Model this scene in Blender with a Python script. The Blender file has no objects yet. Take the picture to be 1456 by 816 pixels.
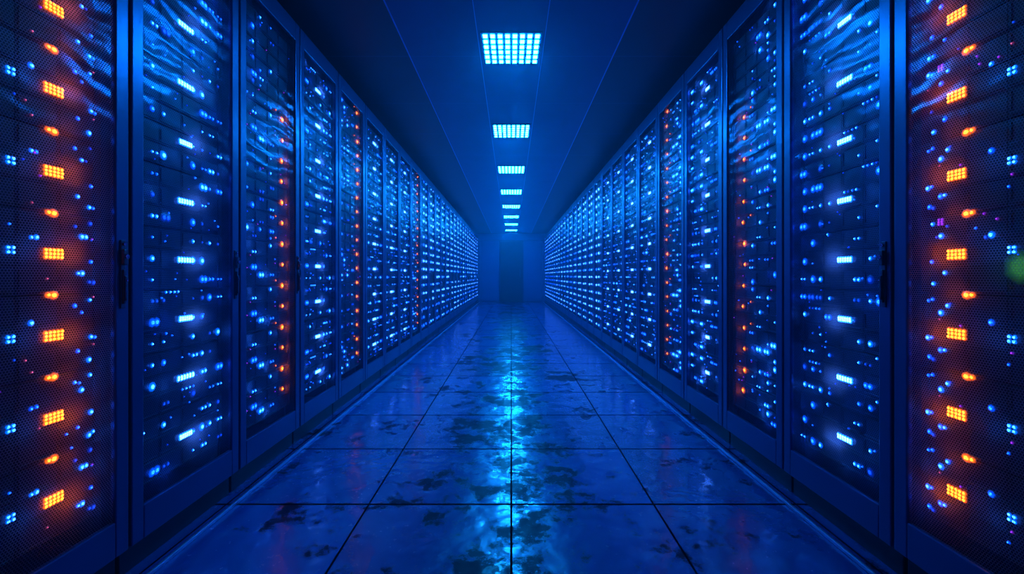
import bpy, bmesh, math, random
from mathutils import Vector
random.seed(7)
sc = bpy.context.scene
sc.view_settings.view_transform = 'Standard'
sc.view_settings.look = 'None'
COL = sc.collection

# ---------------------------------------------------------------- materials
def new_mat(name):
    m = bpy.data.materials.new(name); m.use_nodes = True
    nt = m.node_tree
    return m, nt, nt.nodes['Principled BSDF']

def noise(nt, scale, detail=4, rough=0.5, vec=None):
    n = nt.nodes.new('ShaderNodeTexNoise')
    n.inputs['Scale'].default_value = scale
    n.inputs['Detail'].default_value = detail
    n.inputs['Roughness'].default_value = rough
    if vec is not None: nt.links.new(vec, n.inputs['Vector'])
    return n

def ramp(nt, src, stops):
    r = nt.nodes.new('ShaderNodeValToRGB')
    e = r.color_ramp.elements
    e[0].position, e[0].color = stops[0][0], (*stops[0][1], 1)
    e[1].position, e[1].color = stops[-1][0], (*stops[-1][1], 1)
    for p, c in stops[1:-1]:
        x = e.new(p); x.color = (*c, 1)
    nt.links.new(src, r.inputs[0])
    return r

def mth(nt, op, a, b=None, c=None):
    n = nt.nodes.new('ShaderNodeMath'); n.operation = op
    for i, v in enumerate((a, b, c)):
        if v is None: continue
        if isinstance(v, (int, float)): n.inputs[i].default_value = v
        else: nt.links.new(v, n.inputs[i])
    return n.outputs[0]

def metal(name, col, metallic=0.5, rough=0.35, nscale=30, var=0.3):
    m, nt, p = new_mat(name)
    tc = nt.nodes.new('ShaderNodeTexCoord')
    n = noise(nt, nscale, 3, 0.5, tc.outputs['Object'])
    d = tuple(c * (1 - var) for c in col); l = tuple(c * (1 + var) for c in col)
    r = ramp(nt, n.outputs[0], [(0.3, d), (0.7, l)])
    nt.links.new(r.outputs[0], p.inputs['Base Color'])
    p.inputs['Roughness'].default_value = rough
    p.inputs['Metallic'].default_value = metallic
    return m

M_frame = metal('painted_frame_metal', (0.010, 0.045, 0.12), 0.4, 0.36, 4, .05)
M_plinth = metal('dark_plinth_metal', (0.004, 0.016, 0.045), 0.2, 0.4, 4, .05)
M_door = metal('painted_door_metal', (0.015, 0.080, 0.22), 0.5, 0.32, 4, .05)
M_bezel = metal('server_bezel_metal', (0.010, 0.018, 0.055), 0.3, 0.42, 20, .1)
M_orange_spill = metal('orange_spill_bezel_metal', (0.038, 0.006, 0.010), 0.0, 0.6, 20, .1)  # bezel coloured red to stand for the spill of the orange lights
M_black = metal('dark_handle_plastic', (0.010, 0.035, 0.10), 0.1, 0.35)
M_lock = metal('lock_metal', (0.30, 0.18, 0.35), 0.9, 0.2)
M_rail = metal('floor_rail_metal', (0.35, 0.60, 0.90), 0.8, 0.3, 5, .05)
M_wall = metal('dark_wall_paint', (0.012, 0.05, 0.16), 0.0, 0.6, 3)
M_endwall = metal('end_wall_panel_paint', (0.006, 0.050, 0.17), 0.1, 0.5, 3, .1)
M_doorslab = metal('end_door_paint', (0.0005, 0.002, 0.008), 0.0, 0.6, 5)
M_fixture = metal('light_fixture_metal', (0.010, 0.06, 0.15), 0.2, 0.5)

def led_mat():
    m, nt, p = new_mat('status_light_with_halo')
    a = nt.nodes.new('ShaderNodeAttribute'); a.attribute_name = 'glow'
    n = noise(nt, 500, 1)
    p.inputs['Base Color'].default_value = (0.01, 0.01, 0.015, 1)
    p.inputs['Roughness'].default_value = 0.3
    mx = nt.nodes.new('ShaderNodeVectorMath'); mx.operation = 'SCALE'
    nt.links.new(a.outputs['Color'], mx.inputs[0])
    v = mth(nt, 'MULTIPLY_ADD', n.outputs[0], 0.4, 0.8)
    nt.links.new(v, mx.inputs['Scale'])
    nt.links.new(mx.outputs[0], p.inputs['Emission Color'])
    p.inputs['Emission Strength'].default_value = 1.0
    return m
M_led = led_mat()

def diffuser_mat():
    m, nt, p = new_mat('ceiling_light_diffuser')
    tc = nt.nodes.new('ShaderNodeTexCoord')
    n = noise(nt, 40, 2, 0.5, tc.outputs['Object'])
    r = ramp(nt, n.outputs[0], [(0.2, (0.0038, 0.255, 0.88)), (0.8, (0.0052, 0.31, 1.0))])
    nt.links.new(r.outputs[0], p.inputs['Emission Color'])
    p.inputs['Emission Strength'].default_value = 210
    p.inputs['Base Color'].default_value = (0.1, 0.3, 0.4, 1)
    return m
M_diff = diffuser_mat()

def mesh_mat():
    m, nt, p = new_mat('perforated_steel_mesh')
    tc = nt.nodes.new('ShaderNodeTexCoord')
    sp = nt.nodes.new('ShaderNodeSeparateXYZ')
    nt.links.new(tc.outputs['Object'], sp.inputs[0])
    a = 0.0075; b = a * 1.732
    u = mth(nt, 'DIVIDE', sp.outputs['Y'], a); v = mth(nt, 'DIVIDE', sp.outputs['Z'], b)
    def dist(off):
        fu = mth(nt, 'SUBTRACT', mth(nt, 'FRACT', mth(nt, 'ADD', u, off + 100)), 0.5)
        fv = mth(nt, 'MULTIPLY', mth(nt, 'SUBTRACT', mth(nt, 'FRACT', mth(nt, 'ADD', v, off)), 0.5), 1.732)
        return mth(nt, 'SQRT', mth(nt, 'ADD', mth(nt, 'MULTIPLY', fu, fu), mth(nt, 'MULTIPLY', fv, fv)))
    d = mth(nt, 'MINIMUM', dist(0.0), dist(0.5))
    solid = mth(nt, 'GREATER_THAN', d, 0.44)
    g = nt.nodes.new('ShaderNodeNewGeometry')
    n = noise(nt, 8, 3, 0.5, tc.outputs['Object'])
    r = ramp(nt, n.outputs[0], [(0.3, (0.025, 0.11, 0.25)), (0.7, (0.04, 0.17, 0.34))])
    nt.links.new(r.outputs[0], p.inputs['Base Color'])
    p.inputs['Metallic'].default_value = 0.95
    p.inputs['Roughness'].default_value = 0.21
    wv = nt.nodes.new('ShaderNodeTexWave'); wv.inputs['Scale'].default_value = 4.5
    wv.bands_direction = 'Z'; wv.inputs['Distortion'].default_value = 5.0
    wv.inputs['Detail'].default_value = 2; wv.inputs['Detail Scale'].default_value = 1.3
    nt.links.new(g.outputs['Position'], wv.inputs['Vector'])
    bp = nt.nodes.new('ShaderNodeBump'); bp.inputs['Strength'].default_value = 0.24; bp.inputs['Distance'].default_value = 0.01
    nt.links.new(wv.outputs['Fac'], bp.inputs['Height']); nt.links.new(bp.outputs[0], p.inputs['Normal'])
    tl = nt.nodes.new('ShaderNodeBsdfTranslucent'); tl.inputs['Color'].default_value = (0.95, 0.78, 0.9, 1)
    m1 = nt.nodes.new('ShaderNodeMixShader'); m1.inputs[0].default_value = 0.46
    nt.links.new(p.outputs[0], m1.inputs[1]); nt.links.new(tl.outputs[0], m1.inputs[2])
    tr = nt.nodes.new('ShaderNodeBsdfTransparent')
    m2 = nt.nodes.new('ShaderNodeMixShader'); nt.links.new(solid, m2.inputs[0])
    nt.links.new(tr.outputs[0], m2.inputs[1]); nt.links.new(m1.outputs[0], m2.inputs[2])
    nt.links.new(m2.outputs[0], nt.nodes['Material Output'].inputs['Surface'])
    return m
M_mesh = mesh_mat()

TW = 0.623
def floor_mat():
    m, nt, p = new_mat('polished_floor_tiles')
    g = nt.nodes.new('ShaderNodeNewGeometry')
    sp = nt.nodes.new('ShaderNodeSeparateXYZ'); nt.links.new(g.outputs['Position'], sp.inputs[0])
    u = mth(nt, 'ADD', mth(nt, 'DIVIDE', sp.outputs['X'], TW), 100)
    v = mth(nt, 'ADD', mth(nt, 'DIVIDE', mth(nt, 'SUBTRACT', sp.outputs['Y'], 1.945), TW), 100)
    def edge(w):
        f = mth(nt, 'FRACT', w)
        return mth(nt, 'MINIMUM', f, mth(nt, 'SUBTRACT', 1.0, f))
    eu, ev = edge(u), edge(v)
    joint = mth(nt, 'MAXIMUM', mth(nt, 'LESS_THAN', eu, 0.0065), mth(nt, 'LESS_THAN', ev, 0.010))
    lip = mth(nt, 'LESS_THAN', mth(nt, 'MINIMUM', eu, ev), 0.015)
    cmb = nt.nodes.new('ShaderNodeCombineXYZ')
    nt.links.new(mth(nt, 'FLOOR', u), cmb.inputs[0]); nt.links.new(mth(nt, 'FLOOR', v), cmb.inputs[1])
    wn = nt.nodes.new('ShaderNodeTexWhiteNoise'); wn.noise_dimensions = '3D'
    nt.links.new(cmb.outputs[0], wn.inputs['Vector'])
    n1 = noise(nt, 4.5, 12, 0.78, g.outputs['Position'])
    nb = noise(nt, 1.3, 2, 0.5, g.outputs['Position'])
    ax = mth(nt, 'ABSOLUTE', sp.outputs['X'])
    wear = mth(nt, 'MULTIPLY_ADD', mth(nt, 'SUBTRACT', 1.0, mth(nt, 'MINIMUM', 1.0, mth(nt, 'MULTIPLY', ax, 1.1))), 0.11, -0.030)
    q = mth(nt, 'ADD', mth(nt, 'MULTIPLY_ADD', mth(nt, 'SUBTRACT', nb.outputs[0], 0.5), 0.32, n1.outputs[0]), wear)
    st = ramp(nt, q, [(0.55, (0, 0, 0)), (0.595, (1, 1, 1))])
    n2 = noise(nt, 30, 4, 0.55, g.outputs['Position'])
    base = nt.nodes.new('ShaderNodeMix'); base.data_type = 'RGBA'
    base.inputs['A'].default_value = (0.003, 0.060, 0.26, 1)
    base.inputs['B'].default_value = (0.0005, 0.005, 0.022, 1)
    nt.links.new(st.outputs[0], base.inputs['Factor'])
    hv = nt.nodes.new('ShaderNodeHueSaturation')
    nt.links.new(base.outputs['Result'], hv.inputs['Color'])
    nt.links.new(mth(nt, 'MULTIPLY_ADD', wn.outputs['Value'], 0.5, 0.75), hv.inputs['Value'])
    bj = nt.nodes.new('ShaderNodeMix'); bj.data_type = 'RGBA'
    nt.links.new(joint, bj.inputs['Factor']); nt.links.new(hv.outputs[0], bj.inputs['A'])
    bj.inputs['B'].default_value = (0.0004, 0.0015, 0.005, 1)
    nt.links.new(bj.outputs['Result'], p.inputs['Base Color'])
    rg = mth(nt, 'MULTIPLY_ADD', st.outputs[0], 0.12, 0.22)
    rg = mth(nt, 'MULTIPLY_ADD', n2.outputs[0], 0.08, rg)
    rg = mth(nt, 'MAXIMUM', rg, mth(nt, 'MULTIPLY', joint, 0.9))
    nt.links.new(rg, p.inputs['Roughness'])
    clean = mth(nt, 'MULTIPLY', mth(nt, 'SUBTRACT', 1.0, mth(nt, 'MULTIPLY', st.outputs[0], 0.88)), mth(nt, 'SUBTRACT', 1.0, joint))
    nt.links.new(mth(nt, 'MULTIPLY', clean, 0.62), p.inputs['Specular IOR Level'])
    p.inputs['IOR'].default_value = 1.65
    p.inputs['Specular Tint'].default_value = (0.55, 0.80, 1.0, 1)
    nt.links.new(mth(nt, 'MULTIPLY', clean, 0.60), p.inputs['Coat Weight'])
    p.inputs['Coat Roughness'].default_value = 0.06
    p.inputs['Coat IOR'].default_value = 1.45
    n3 = noise(nt, 6, 2, 0.5, g.outputs['Position'])
    b = nt.nodes.new('ShaderNodeBump'); b.inputs['Strength'].default_value = 0.8; b.inputs['Distance'].default_value = 0.004
    hgt = mth(nt, 'SUBTRACT', mth(nt, 'MULTIPLY_ADD', n3.outputs[0], 2.6, mth(nt, 'MULTIPLY', n2.outputs[0], 0.22)), lip)
    nt.links.new(hgt, b.inputs['Height']); nt.links.new(b.outputs[0], p.inputs['Normal'])
    nt.links.new(b.outputs[0], p.inputs['Coat Normal'])
    return m
M_floor = floor_mat()

def ceil_mat():
    m, nt, p = new_mat('ceiling_panels')
    g = nt.nodes.new('ShaderNodeNewGeometry')
    sp = nt.nodes.new('ShaderNodeSeparateXYZ'); nt.links.new(g.outputs['Position'], sp.inputs[0])
    ax = mth(nt, 'ABSOLUTE', sp.outputs['X'])
    j1 = mth(nt, 'LESS_THAN', mth(nt, 'ABSOLUTE', mth(nt, 'SUBTRACT', ax, 0.225)), 0.003)
    j2 = mth(nt, 'LESS_THAN', mth(nt, 'ABSOLUTE', mth(nt, 'SUBTRACT', ax, 0.74)), 0.005)
    fy = mth(nt, 'FRACT', mth(nt, 'DIVIDE', mth(nt, 'ADD', sp.outputs['Y'], 0.3), 0.885))
    j3 = mth(nt, 'MULTIPLY', mth(nt, 'LESS_THAN', fy, 0.004), 0.3)
    j = mth(nt, 'MAXIMUM', mth(nt, 'MAXIMUM', j1, j2), j3)
    n = noise(nt, 3, 4, 0.5, g.outputs['Position'])
    r = ramp(nt, n.outputs[0], [(0.3, (0.007, 0.065, 0.18)), (0.7, (0.009, 0.082, 0.22))])
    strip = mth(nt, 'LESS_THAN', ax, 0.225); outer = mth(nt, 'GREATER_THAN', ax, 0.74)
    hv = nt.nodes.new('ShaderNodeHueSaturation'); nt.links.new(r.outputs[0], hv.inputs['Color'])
    nt.links.new(mth(nt, 'SUBTRACT', mth(nt, 'MULTIPLY_ADD', strip, 0.2, 1.0), mth(nt, 'MULTIPLY', outer, 0.85)), hv.inputs['Value'])  # lamp glow painted into the strip, shade into the outer panels
    mx = nt.nodes.new('ShaderNodeMix'); mx.data_type = 'RGBA'
    nt.links.new(j, mx.inputs['Factor']); nt.links.new(hv.outputs[0], mx.inputs['A'])
    mx.inputs['B'].default_value = (0.06, 0.32, 0.75, 1)
    nt.links.new(mx.outputs['Result'], p.inputs['Base Color'])
    p.inputs['Roughness'].default_value = 0.45
    return m
M_ceil = ceil_mat()

# ---------------------------------------------------------------- mesh builder
class MB:
    def __init__(s): s.v = []; s.f = []; s.m = []; s.c = []
    def box(s, x0, x1, y0, y1, z0, z1, mi=0):
        b = len(s.v)
        s.v += [(x, y, z) for z in (z0, z1) for y in (y0, y1) for x in (x0, x1)]
        s.f += [(b, b+2, b+3, b+1), (b+4, b+5, b+7, b+6), (b, b+1, b+5, b+4), (b+2, b+6, b+7, b+3), (b, b+4, b+6, b+2), (b+1, b+3, b+7, b+5)]
        s.m += [mi] * 6; s.c += [(0, 0, 0)] * 8
    def led(s, x, y, z, ry, rz, col, halo, seg=8, spread=2.6):
        """domed light: bright core of radius (ry,rz) in a painted halo of its glow"""
        b = len(s.v)
        x += random.uniform(0, .0008)
        s.v.append((x + 0.005, y, z)); s.c.append(col)
        rings = ((0.75, 0.0045, col), (1.2, 0.003, halo), (spread, 0.0, tuple(q * .03 for q in halo)))
        for fr, xo, cc in rings:
            for i in range(seg):
                a = 2 * math.pi * i / seg
                s.v.append((x + xo, y + math.cos(a) * ry * fr, z + math.sin(a) * rz * fr))
                s.c.append(cc)
        for i in range(seg):
            j = (i + 1) % seg
            s.f.append((b, b+1+i, b+1+j)); s.m.append(0)
            for q in range(2):
                p0 = b + 1 + q * seg
                s.f.append((p0+i, p0+seg+i, p0+seg+j, p0+j)); s.m.append(0)
    def cyl(s, c, r, h, axis='x', seg=16, mi=0):
        b = len(s.v)
        for t in (0, 1):
            for i in range(seg):
                a = 2 * math.pi * i / seg
                p, q = math.cos(a) * r, math.sin(a) * r
                if axis == 'x': s.v.append((c[0] + h*t, c[1] + p, c[2] + q))
                else: s.v.append((c[0] + p, c[1] + q, c[2] + h*t))
                s.c.append((0, 0, 0))
        for i in range(seg):
            j = (i + 1) % seg
            s.f.append((b+i, b+j, b+seg+j, b+seg+i)); s.m.append(mi)
        s.f.append(tuple(b+seg+i for i in range(seg))); s.m.append(mi)
        s.f.append(tuple(b+i for i in reversed(range(seg)))); s.m.append(mi)
    def mesh(s, name, mats, bevel=0, attr=False, segs=2):
        me = bpy.data.meshes.new(name)
        me.from_pydata(s.v, [], s.f)
        for m in mats: me.materials.append(m)
        me.polygons.foreach_set('material_index', s.m)
        if attr:
            at = me.color_attributes.new('glow', 'FLOAT_COLOR', 'POINT')
            flat = []
            for c in s.c: flat += [c[0], c[1], c[2], 1.0]
            at.data.foreach_set('color', flat)
        if bevel:
            bm = bmesh.new(); bm.from_mesh(me)
            bmesh.ops.bevel(bm, geom=bm.edges[:], offset=bevel, segments=segs, profile=0.5, affect='EDGES', clamp_overlap=True)
            bm.to_mesh(me); bm.free()
        me.update()
        return me

def obj(name, me, parent=None, loc=(0, 0, 0), rot=0.0):
    o = bpy.data.objects.new(name, me)
    COL.objects.link(o)
    o.location = loc; o.rotation_euler = (0, 0, rot)
    if parent: o.parent = parent
    return o
def tag(o, label, cat, group=None, kind=None):
    o['label'] = label; o['category'] = cat
    if group: o['group'] = group
    if kind: o['kind'] = kind

# ---------------------------------------------------------------- dimensions
PITCH = 0.587; Y0 = 0.873; NR = 27; YEND = Y0 + NR * PITCH
XF = 1.25; RD = 0.90; RH = 2.48; CH = 2.60
HW = PITCH / 2 - 0.004
MOD = 0.232; Z0 = 1.0625; KS = range(-3, 6)
XS = 0.40

b = MB()
b.box(-0.45, 0.427, -HW, -HW + 0.018, 0.10, RH); b.box(-0.45, 0.427, HW - 0.018, HW, 0.10, RH)
b.box(-0.45, 0.427, -HW + .0185, HW - .0185, RH - 0.03, RH); b.box(-0.45, 0.427, -HW + .0185, HW - .0185, 0.10, 0.13)
b.box(-0.45, -0.43, -HW + .0185, HW - .0185, 0.1305, RH - 0.0305)
for s in (-1, 1):
    y0, y1 = sorted((s * (HW - 0.0185), s * (HW - 0.036)))
    b.box(0.355, 0.375, y0, y1, 0.1305, RH - 0.0305)
me_body = b.mesh('rack_body', [M_frame], bevel=0.003)
b = MB(); b.box(-0.43, 0.405, -HW + 0.003, HW - 0.003, 0.0, 0.0998)
me_plinth = b.mesh('cabinet_plinth', [M_plinth], bevel=0.003)
DT, DB = RH - 0.008, 0.105
b = MB(); fw = 0.050
b.box(0.430, 0.449, -HW + .002, -HW + fw, DB, DT); b.box(0.430, 0.449, HW - fw, HW - .002, DB, DT)
b.box(0.430, 0.449, -HW + fw + .0003, HW - fw - .0003, DT - 0.105, DT); b.box(0.430, 0.449, -HW + fw + .0003, HW - fw - .0003, DB, DB + 0.115)
me_door = b.mesh('rack_door', [M_door], bevel=0.004)
b = MB()
b.v += [(0.441, -HW+fw, DB+.115), (0.441, HW-fw, DB+.115), (0.441, HW-fw, DT-.105), (0.441, -HW+fw, DT-.105)]
b.f.append((0, 1, 2, 3)); b.m.append(0); b.c += [(0,0,0)]*4
me_mesh = b.mesh('perforated_panel', [M_mesh])
b = MB(); hy = HW - 0.027
b.box(0.4492, 0.453, hy-0.009, hy+0.009, 0.895, 1.115, 0)
b.box(0.453, 0.459, hy-0.005, hy+0.005, 0.91, 1.02, 0)
b.box(0.459, 0.464, hy-0.004, hy+0.004, 0.92, 1.0, 0)
b.box(0.453, 0.463, hy-0.008, hy+0.008, 1.035, 1.085, 0)
b2 = b.mesh('tmp', [M_black, M_lock], bevel=0.003)
bm = bmesh.new(); bm.from_mesh(b2)
c = MB(); c.cyl((0.463, hy, 1.062), 0.007, 0.005, mi=1); c.cyl((0.453, hy, 1.102), 0.005, 0.006, mi=1); c.cyl((0.464, hy, 0.985), 0.003, 0.003, mi=1)
c2 = c.mesh('tmp2', [M_black, M_lock]); bm.from_mesh(c2)
me_handle = bpy.data.meshes.new('door_handle'); bm.to_mesh(me_handle); bm.free()
me_handle.materials.append(M_black); me_handle.materials.append(M_lock)
# server unit: body, three rows of close-fitting drive trays, rack ears
def unit_mesh(mat):
    b = MB(); sw = 0.245
    b.box(-0.35, XS - 0.008, -sw, sw, -0.1145, 0.1145)
    for r in range(3):
        zc = (r - 1) * 0.0765
        for cI in range(4):
            yy = -0.2175 + cI * 0.1088
            b.box(XS - 0.010, XS - 0.003, yy, yy + 0.1080, zc - 0.0365, zc + 0.0365)
            b.box(XS - 0.004, XS, yy + 0.006, yy + 0.098, zc - 0.031, zc - 0.026)
            b.box(XS - 0.004, XS, yy + 0.006, yy + 0.011, zc - 0.02, zc + 0.03)
    for s in (-1, 1):
        y0, y1 = sorted((s * 0.222, s * 0.245)); b.box(XS - 0.010, XS - 0.002, y0, y1, -0.113, 0.113)
    return b.mesh('server_unit', [mat], bevel=0.001, segs=1)
me_unit = unit_mesh(M_bezel); me_unit_spill = unit_mesh(M_orange_spill)

# ---- LED colours (core, glow halo painted around it), linear
HB = (0.0, 0.18, 2.4)
BLUE = ((0.06, 1.0, 14.0), HB); CYAN = ((0.40, 3.4, 24.0), (0.0, 0.42, 3.6)); DEEP = ((0.01, 0.18, 3.4), (0, .03, .6))
WHITE = ((1.2, 5.5, 30.0), (0.03, 0.8, 5.0))
ORG = ((17.0, 2.6, 0.12), (2.6, 0.34, 0.006)); ORGS = ((12.0, 1.8, 0.08), (1.6, 0.2, 0.002)); ORGD = ((6.0, 0.8, 0.03), (.6, .07, 0))
PUR = ((0.9, 0.08, 3.2), (.2, .01, .6)); PINK = ((1.5, 0.25, 0.6), (.2, .02, .1)); GREEN = ((0.03, .20, 0.03), (0.01, .08, .01))
X1 = XS + 0.0008
R = random
def cluster(b, y, z, w, h, nc, nr, col, r=0.005):
    for i in range(nc):
        for j in range(nr):
            yy = y + (i / (nc - 1) - .5) * w if nc > 1 else y
            zz = z + (j / (nr - 1) - .5) * h if nr > 1 else z
            k = R.uniform(.8, 1.1)
            b.led(X1, yy, zz, r, r, tuple(q * k for q in col[0]), col[1], 8, 2.0)
def yl(fr, flip):
    y = (fr - .5) * PITCH
    return -y if flip else y
MIX = (BLUE, BLUE, CYAN, CYAN, CYAN, DEEP)

def parts(kind, flip, variant):
    """list of (name, MB) for one server unit"""
    out = []
    if kind == 'A':
        b = MB(); cluster(b, yl(.66 if not flip else .72, flip), 0, 0.044, 0.020, 5, 3, ORG, 0.0040); out.append(('orange_light_cluster', b))
        b = MB(); b.led(X1, yl(.66 if not flip else .67, flip), .1145, .0068, .0055, *ORG); b.led(X1, yl(.635 if not flip else .645, flip), .1155, .0045, .004, *ORG); out.append(('orange_light_cluster', b))
        b = MB(); cluster(b, yl(.475, flip), 0.005, 0.012, 0.012, 2, 2, CYAN, 0.0034); out.append(('blue_light_cluster', b))
        b = MB()
        for fr, z in ((.765, .082), (.80, .055), (.845, .095), (.85, -.02), (.78, -.055), (.56, .045), (.84, -.085)):
            for q in range(R.choice((1, 1, 2, 2))):
                b.led(X1, yl(fr + q * .022, flip), z + R.uniform(-.004, .004), *(R.uniform(.0025, .0046),) * 2, *R.choice(MIX))
        if flip and R.random() < .6: cluster(b, yl(.80, flip), .10, .010, .014, 2, 3, PUR, .003)
        for _ in range(5): b.led(X1, yl(R.uniform(.4, .88), flip), R.uniform(-.11, .11), .002, .002, *R.choice((DEEP, PUR, PINK, BLUE)))
        out.append(('status_lights', b))
    elif kind == 'B':
        mid = .46 if flip else .53
        w = R.uniform(.045, .08)
        b = MB(); cluster(b, yl(mid, flip), 0, w, 0.008, 6, 2, WHITE, 0.0058); out.append(('white_light_bar', b))
        b = MB()
        for r in range(3):
            z = (r - 1) * .0773
            for g0 in (.15, .25, .34, .60, .69, .77, .86):
                if g0 == .34 and r == 1: continue
                if R.random() < .26: continue
                n = R.choice((1, 1, 2)); big = R.choice((.0028, .004, .0055, .0075)); cc = R.choice(MIX)
                for q in range(n):
                    if g0 + q * .034 > .90: break
                    b.led(X1, yl(g0 + q * .034, flip), z, big, big, *cc)
            if R.random() < .5:
                z2 = z + .030; g0 = R.choice((.14, .2, .36, .5, .62, .7))
                for q in range(R.choice((1, 2, 4))):
                    b.led(X1, yl(g0 + q * .034, flip), z2, .0027, .0027, *R.choice(MIX))
        for _ in range(8): b.led(X1, yl(R.uniform(.13, .87), flip), R.uniform(-.11, .11), .0020, .0020, *R.choice((DEEP, BLUE)))
        out.append(('status_lights', b))
    elif kind in 'CD':
        fo = .69 if flip else .755
        if kind == 'C':
            for z in (0, .1145):
                b = MB(); k = R.uniform(.7, 1.1); b.led(X1, yl(fo + R.uniform(-.02, .02), flip), z, .0085 * k, .0078 * k, *(ORGS if flip else ORG)); out.append(('orange_light', b))
        b = MB()
        if kind == 'C':
            for z in (0, .1145):
                if R.random() < .5: b.led(X1, yl(fo - .12, flip), z + .03, .0035, .0035, *ORGD)
        for fr in ((.20, .30, .42, .54) if flip else (.15, .27, .38, .55)):
            for z in (-.095, -.058, -.019, .019, .058, .097):
                if R.random() < .45:
                    cc = R.choice(MIX); s_ = R.choice((.003, .004, .0055, .0075))
                    for q in range(R.choice((1, 1, 2))): b.led(X1, yl(fr + q * .04, flip), z, s_, s_, *cc)
        for _ in range(6): b.led(X1, yl(R.uniform(.12, .88), flip), R.uniform(-.11, .11), .0020, .0020, *R.choice((DEEP, PUR, BLUE)))
        out.append(('status_lights', b))
    return [(n, b.mesh(n, [M_led], attr=True)) for n, b in out]

pool = {(kd, fl): [parts(kd, fl, i) for i in range(6)] for kd in 'ABCD' for fl in (False, True)}

def far_stack(kd, fl):
    """distant racks: one stack of servers with neat rows of lights"""
    b = MB()
    b.box(-0.35, XS - 0.002, -0.25, 0.25, 0.24, 2.36, 1)
    for r in range(19):
        z = 0.285 + r * MOD / 2
        for fr in (.20, .50, .80):
            if R.random() < .10: continue
            cc = R.choice((CYAN, WHITE, WHITE, BLUE))
            k = R.uniform(.8, 1.2)
            b.led(X1, yl(fr, fl), z + R.uniform(-.003, .003), .021 * k, .0112 * k, *cc)
    return b.mesh('server_stack', [M_led, M_bezel], attr=True)
farpool = {(kd, fl): [far_stack(kd, fl) for _ in range(4)] for kd in 'B' for fl in (False, True)}

labels = {'A': 'dark blue server cabinet with perforated door and orange light clusters',
          'B': 'dark blue server cabinet with perforated door and blue light rows',
          'C': 'dark blue server cabinet with orange light column among blue lights'}
seqL = 'ABCBCBBBCBBBBBBBBBBBBBBBBBB'
seqR = 'ABCBCBBBBBBBBBBBBBBBBBBBBBB'
NEAR = 9
for side, seq in ((-1, seqL), (1, seqR)):
    flip = side > 0
    for i in range(NR):
        yc = Y0 + (i + .5) * PITCH
        root = bpy.data.objects.new('server_rack', None); COL.objects.link(root)
        root.empty_display_size = 0.2
        root.location = (side * (XF + 0.45), yc, 0); root.rotation_euler = (0, 0, math.pi if flip else 0)
        tag(root, labels[seq[i]], 'server rack', 'server cabinets along the aisle')
        obj('cabinet_body', me_body, root)
        obj('cabinet_plinth', me_plinth, root)
        d = obj('cabinet_door', me_door, root)
        obj('perforated_panel', me_mesh, d)
        if i in ((0, 1, 2) if not flip else (1,)): obj('door_handle', me_handle, d)
        dx = 0.0 if i < 2 else (0.014 if i < 4 else 0.026)
        if i < NEAR:
            for k in KS:
                kd = seq[i]
                if kd == 'C' and i == 2 and k >= 4: kd = 'D'
                u = obj('server_unit', me_unit_spill if kd == 'A' else me_unit, root, (dx, 0, Z0 + k * MOD))
                for n, me in R.choice(pool[kd, flip]):
                    q = obj(n, me, u)
                    if n == 'status_lights': q['kind'] = 'stuff'
                if flip and i == 0 and k == 0:
                    gb = MB(); gb.led(X1, yl(.435, True), -0.04, .026, .026, *GREEN, seg=7, spread=1.9)
                    obj('green_light', gb.mesh('green_light', [M_led], attr=True), u)['label'] = 'dim green indicator light'
        else:
            o = obj('server_stack', R.choice(farpool[seq[i], flip]), root, (dx, 0, 0)); o['kind'] = 'stuff'

# ---------------------------------------------------------------- room shell
def sbox(name, x0, x1, y0, y1, z0, z1, mat, label, cat, bevel=0):
    cx, cy, cz = (x0+x1)/2, (y0+y1)/2, z0
    b = MB(); b.box(x0-cx, x1-cx, y0-cy, y1-cy, 0, z1-z0)
    o = obj(name, b.mesh(name, [mat], bevel=bevel), None, (cx, cy, cz))
    tag(o, label, cat, kind='structure'); return o
RX = 2.25; YB = -1.5; YW = YEND + 0.08
sbox('floor', -RX, RX, YB, YW, -0.1, 0, M_floor, 'glossy blue square floor tiles with dark worn stains', 'floor')
sbox('ceiling', -RX, RX, YB, YW, CH, CH + 0.1, M_ceil, 'dark blue panelled ceiling with thin seams', 'ceiling')
sbox('wall_west', -RX - .1, -RX, YB, YW, 0, CH, M_wall, 'plain dark wall behind the server cabinets', 'wall')
sbox('wall_east', RX, RX + .1, YB, YW, 0, CH, M_wall, 'plain dark wall behind the server cabinets', 'wall')
sbox('wall_south', -RX, RX, YB - .1, YB, 0, CH, M_wall, 'plain dark wall', 'wall')
b = MB()
b.box(-RX, RX, 0.02, 0.12, 0, CH)
for s in (-1, 1):
    x0, x1 = sorted((s * 0.47, s * 1.12)); b.box(x0, x1, -0.02, 0.0195, 0.05, 2.29)
    x0, x1 = sorted((s * 1.16, s * 1.9)); b.box(x0, x1, -0.02, 0.0195, 0.05, 2.29)
b.box(-1.9, 1.9, -0.06, 0.0195, 2.34, CH - 0.002)
o = obj('wall_north', b.mesh('wall_north', [M_endwall], bevel=0.004), None, (0, YW, 0))
tag(o, 'dim blue panelled end wall with a header beam', 'wall', kind='structure')
root = bpy.data.objects.new('door_1', None); COL.objects.link(root); root.location = (0, YW, 0)
tag(root, 'dark plain door closing the end of the aisle', 'door', kind='structure')
b = MB(); b.box(-0.41, 0.41, -0.012, 0.015, 0.005, 2.285); obj('door_slab', b.mesh('door_slab', [M_doorslab], bevel=0.003), root)
b = MB(); b.box(-0.45, -0.415, -0.035, 0.0195, 0, 2.335); b.box(0.415, 0.45, -0.035, 0.0195, 0, 2.335); b.box(-0.4145, 0.4145, -0.035, 0.0195, 2.29, 2.335)
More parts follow.
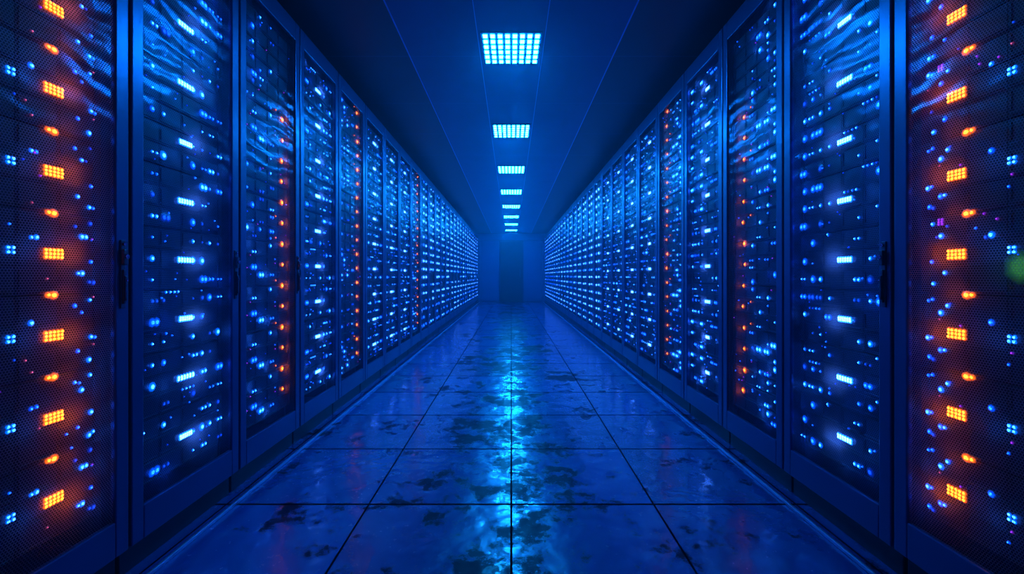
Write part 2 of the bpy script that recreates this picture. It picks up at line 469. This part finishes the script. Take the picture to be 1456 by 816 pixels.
obj('door_frame', b.mesh('door_frame', [M_plinth], bevel=0.003), root)
b = MB(); b.box(0.32, 0.34, -0.06, -0.045, 0.95, 1.25); b.box(0.322, 0.338, -0.045, -0.012, 0.97, 0.99); b.box(0.322, 0.338, -0.045, -0.012, 1.21, 1.23)
obj('door_handle', b.mesh('door_pull', [M_frame], bevel=0.003), root)
for n, s in ((1, -1), (2, 1)):
    cx = s * 1.205
    b = MB(); b.box(-0.006, 0.006, 0, YW - YB - .1, 0, 0.014)
    o = obj('trim_%d' % n, b.mesh('floor_rail', [M_rail], bevel=0.003), None, (cx, YB + .05, 0))
    tag(o, 'thin shiny metal floor rail running along the cabinet bases', 'trim', kind='structure')

# ---------------------------------------------------------------- ceiling lights
FW, FL = 0.198, 0.21
b = MB()
for x0, x1, y0, y1 in ((-FW-.008, -FW, -FL-.008, FL+.008), (FW, FW+.008, -FL-.008, FL+.008), (-FW+.0002, FW-.0002, -FL-.008, -FL), (-FW+.0002, FW-.0002, FL, FL+.008)):
    b.box(x0, x1, y0, y1, -0.013, 0)
b.box(-FW+.0002, FW-.0002, -FL+.0002, FL-.0002, -0.012, 0)
me_lf = b.mesh('light_housing', [M_fixture], bevel=0.002)
b = MB(); NC, NRW = 8, 6
cw, cl = 2 * FW / NC, 2 * FL / NRW
for i in range(NC):
    for j in range(NRW):
        x = -FW + (i + .5) * cw; y = -FL + (j + .5) * cl
        b.box(x - cw * .29, x + cw * .29, y - cl * .28, y + cl * .28, -0.0155, -0.0125)
me_ld = b.mesh('light_diffuser', [M_diff])
for i in range(8):
    y = 3.12 + i * 1.77
    root = bpy.data.objects.new('ceiling_light', None); COL.objects.link(root); root.location = (0, y, CH)
    tag(root, 'square ceiling light with a grid of glowing pale cyan cells', 'ceiling light', 'ceiling lights above the aisle')
    obj('light_housing', me_lf, root); obj('light_diffuser', me_ld, root)

# ---------------------------------------------------------------- world (thin haze)
w = bpy.data.worlds.new('room_haze'); sc.world = w; w.use_nodes = True
nt = w.node_tree
nt.nodes['Background'].inputs['Color'].default_value = (0, 0.002, 0.01, 1)
vs = nt.nodes.new('ShaderNodeVolumePrincipled')
vs.inputs['Color'].default_value = (0.05, 0.64, 1.0, 1)
vs.inputs['Density'].default_value = 0.019
vs.inputs['Anisotropy'].default_value = 0.65
vs.inputs['Emission Color'].default_value = (0.0, 0.12, 0.5, 1)
vs.inputs['Emission Strength'].default_value = 0.001  # haze also glows by itself, standing in for scattered light
nt.links.new(vs.outputs[0], nt.nodes['World Output'].inputs['Volume'])

# ---------------------------------------------------------------- camera
cam = bpy.data.cameras.new('camera'); co = bpy.data.objects.new('camera', cam); COL.objects.link(co)
co.location = (0, 0, 1.0); co.rotation_euler = (math.pi / 2, 0, 0)
cam.sensor_width = 36; cam.lens = 632 / 1456 * 36
cam.shift_y = -16 / 1456; cam.shift_x = 1 / 1456
cam.clip_start = 0.02
sc.camera = co
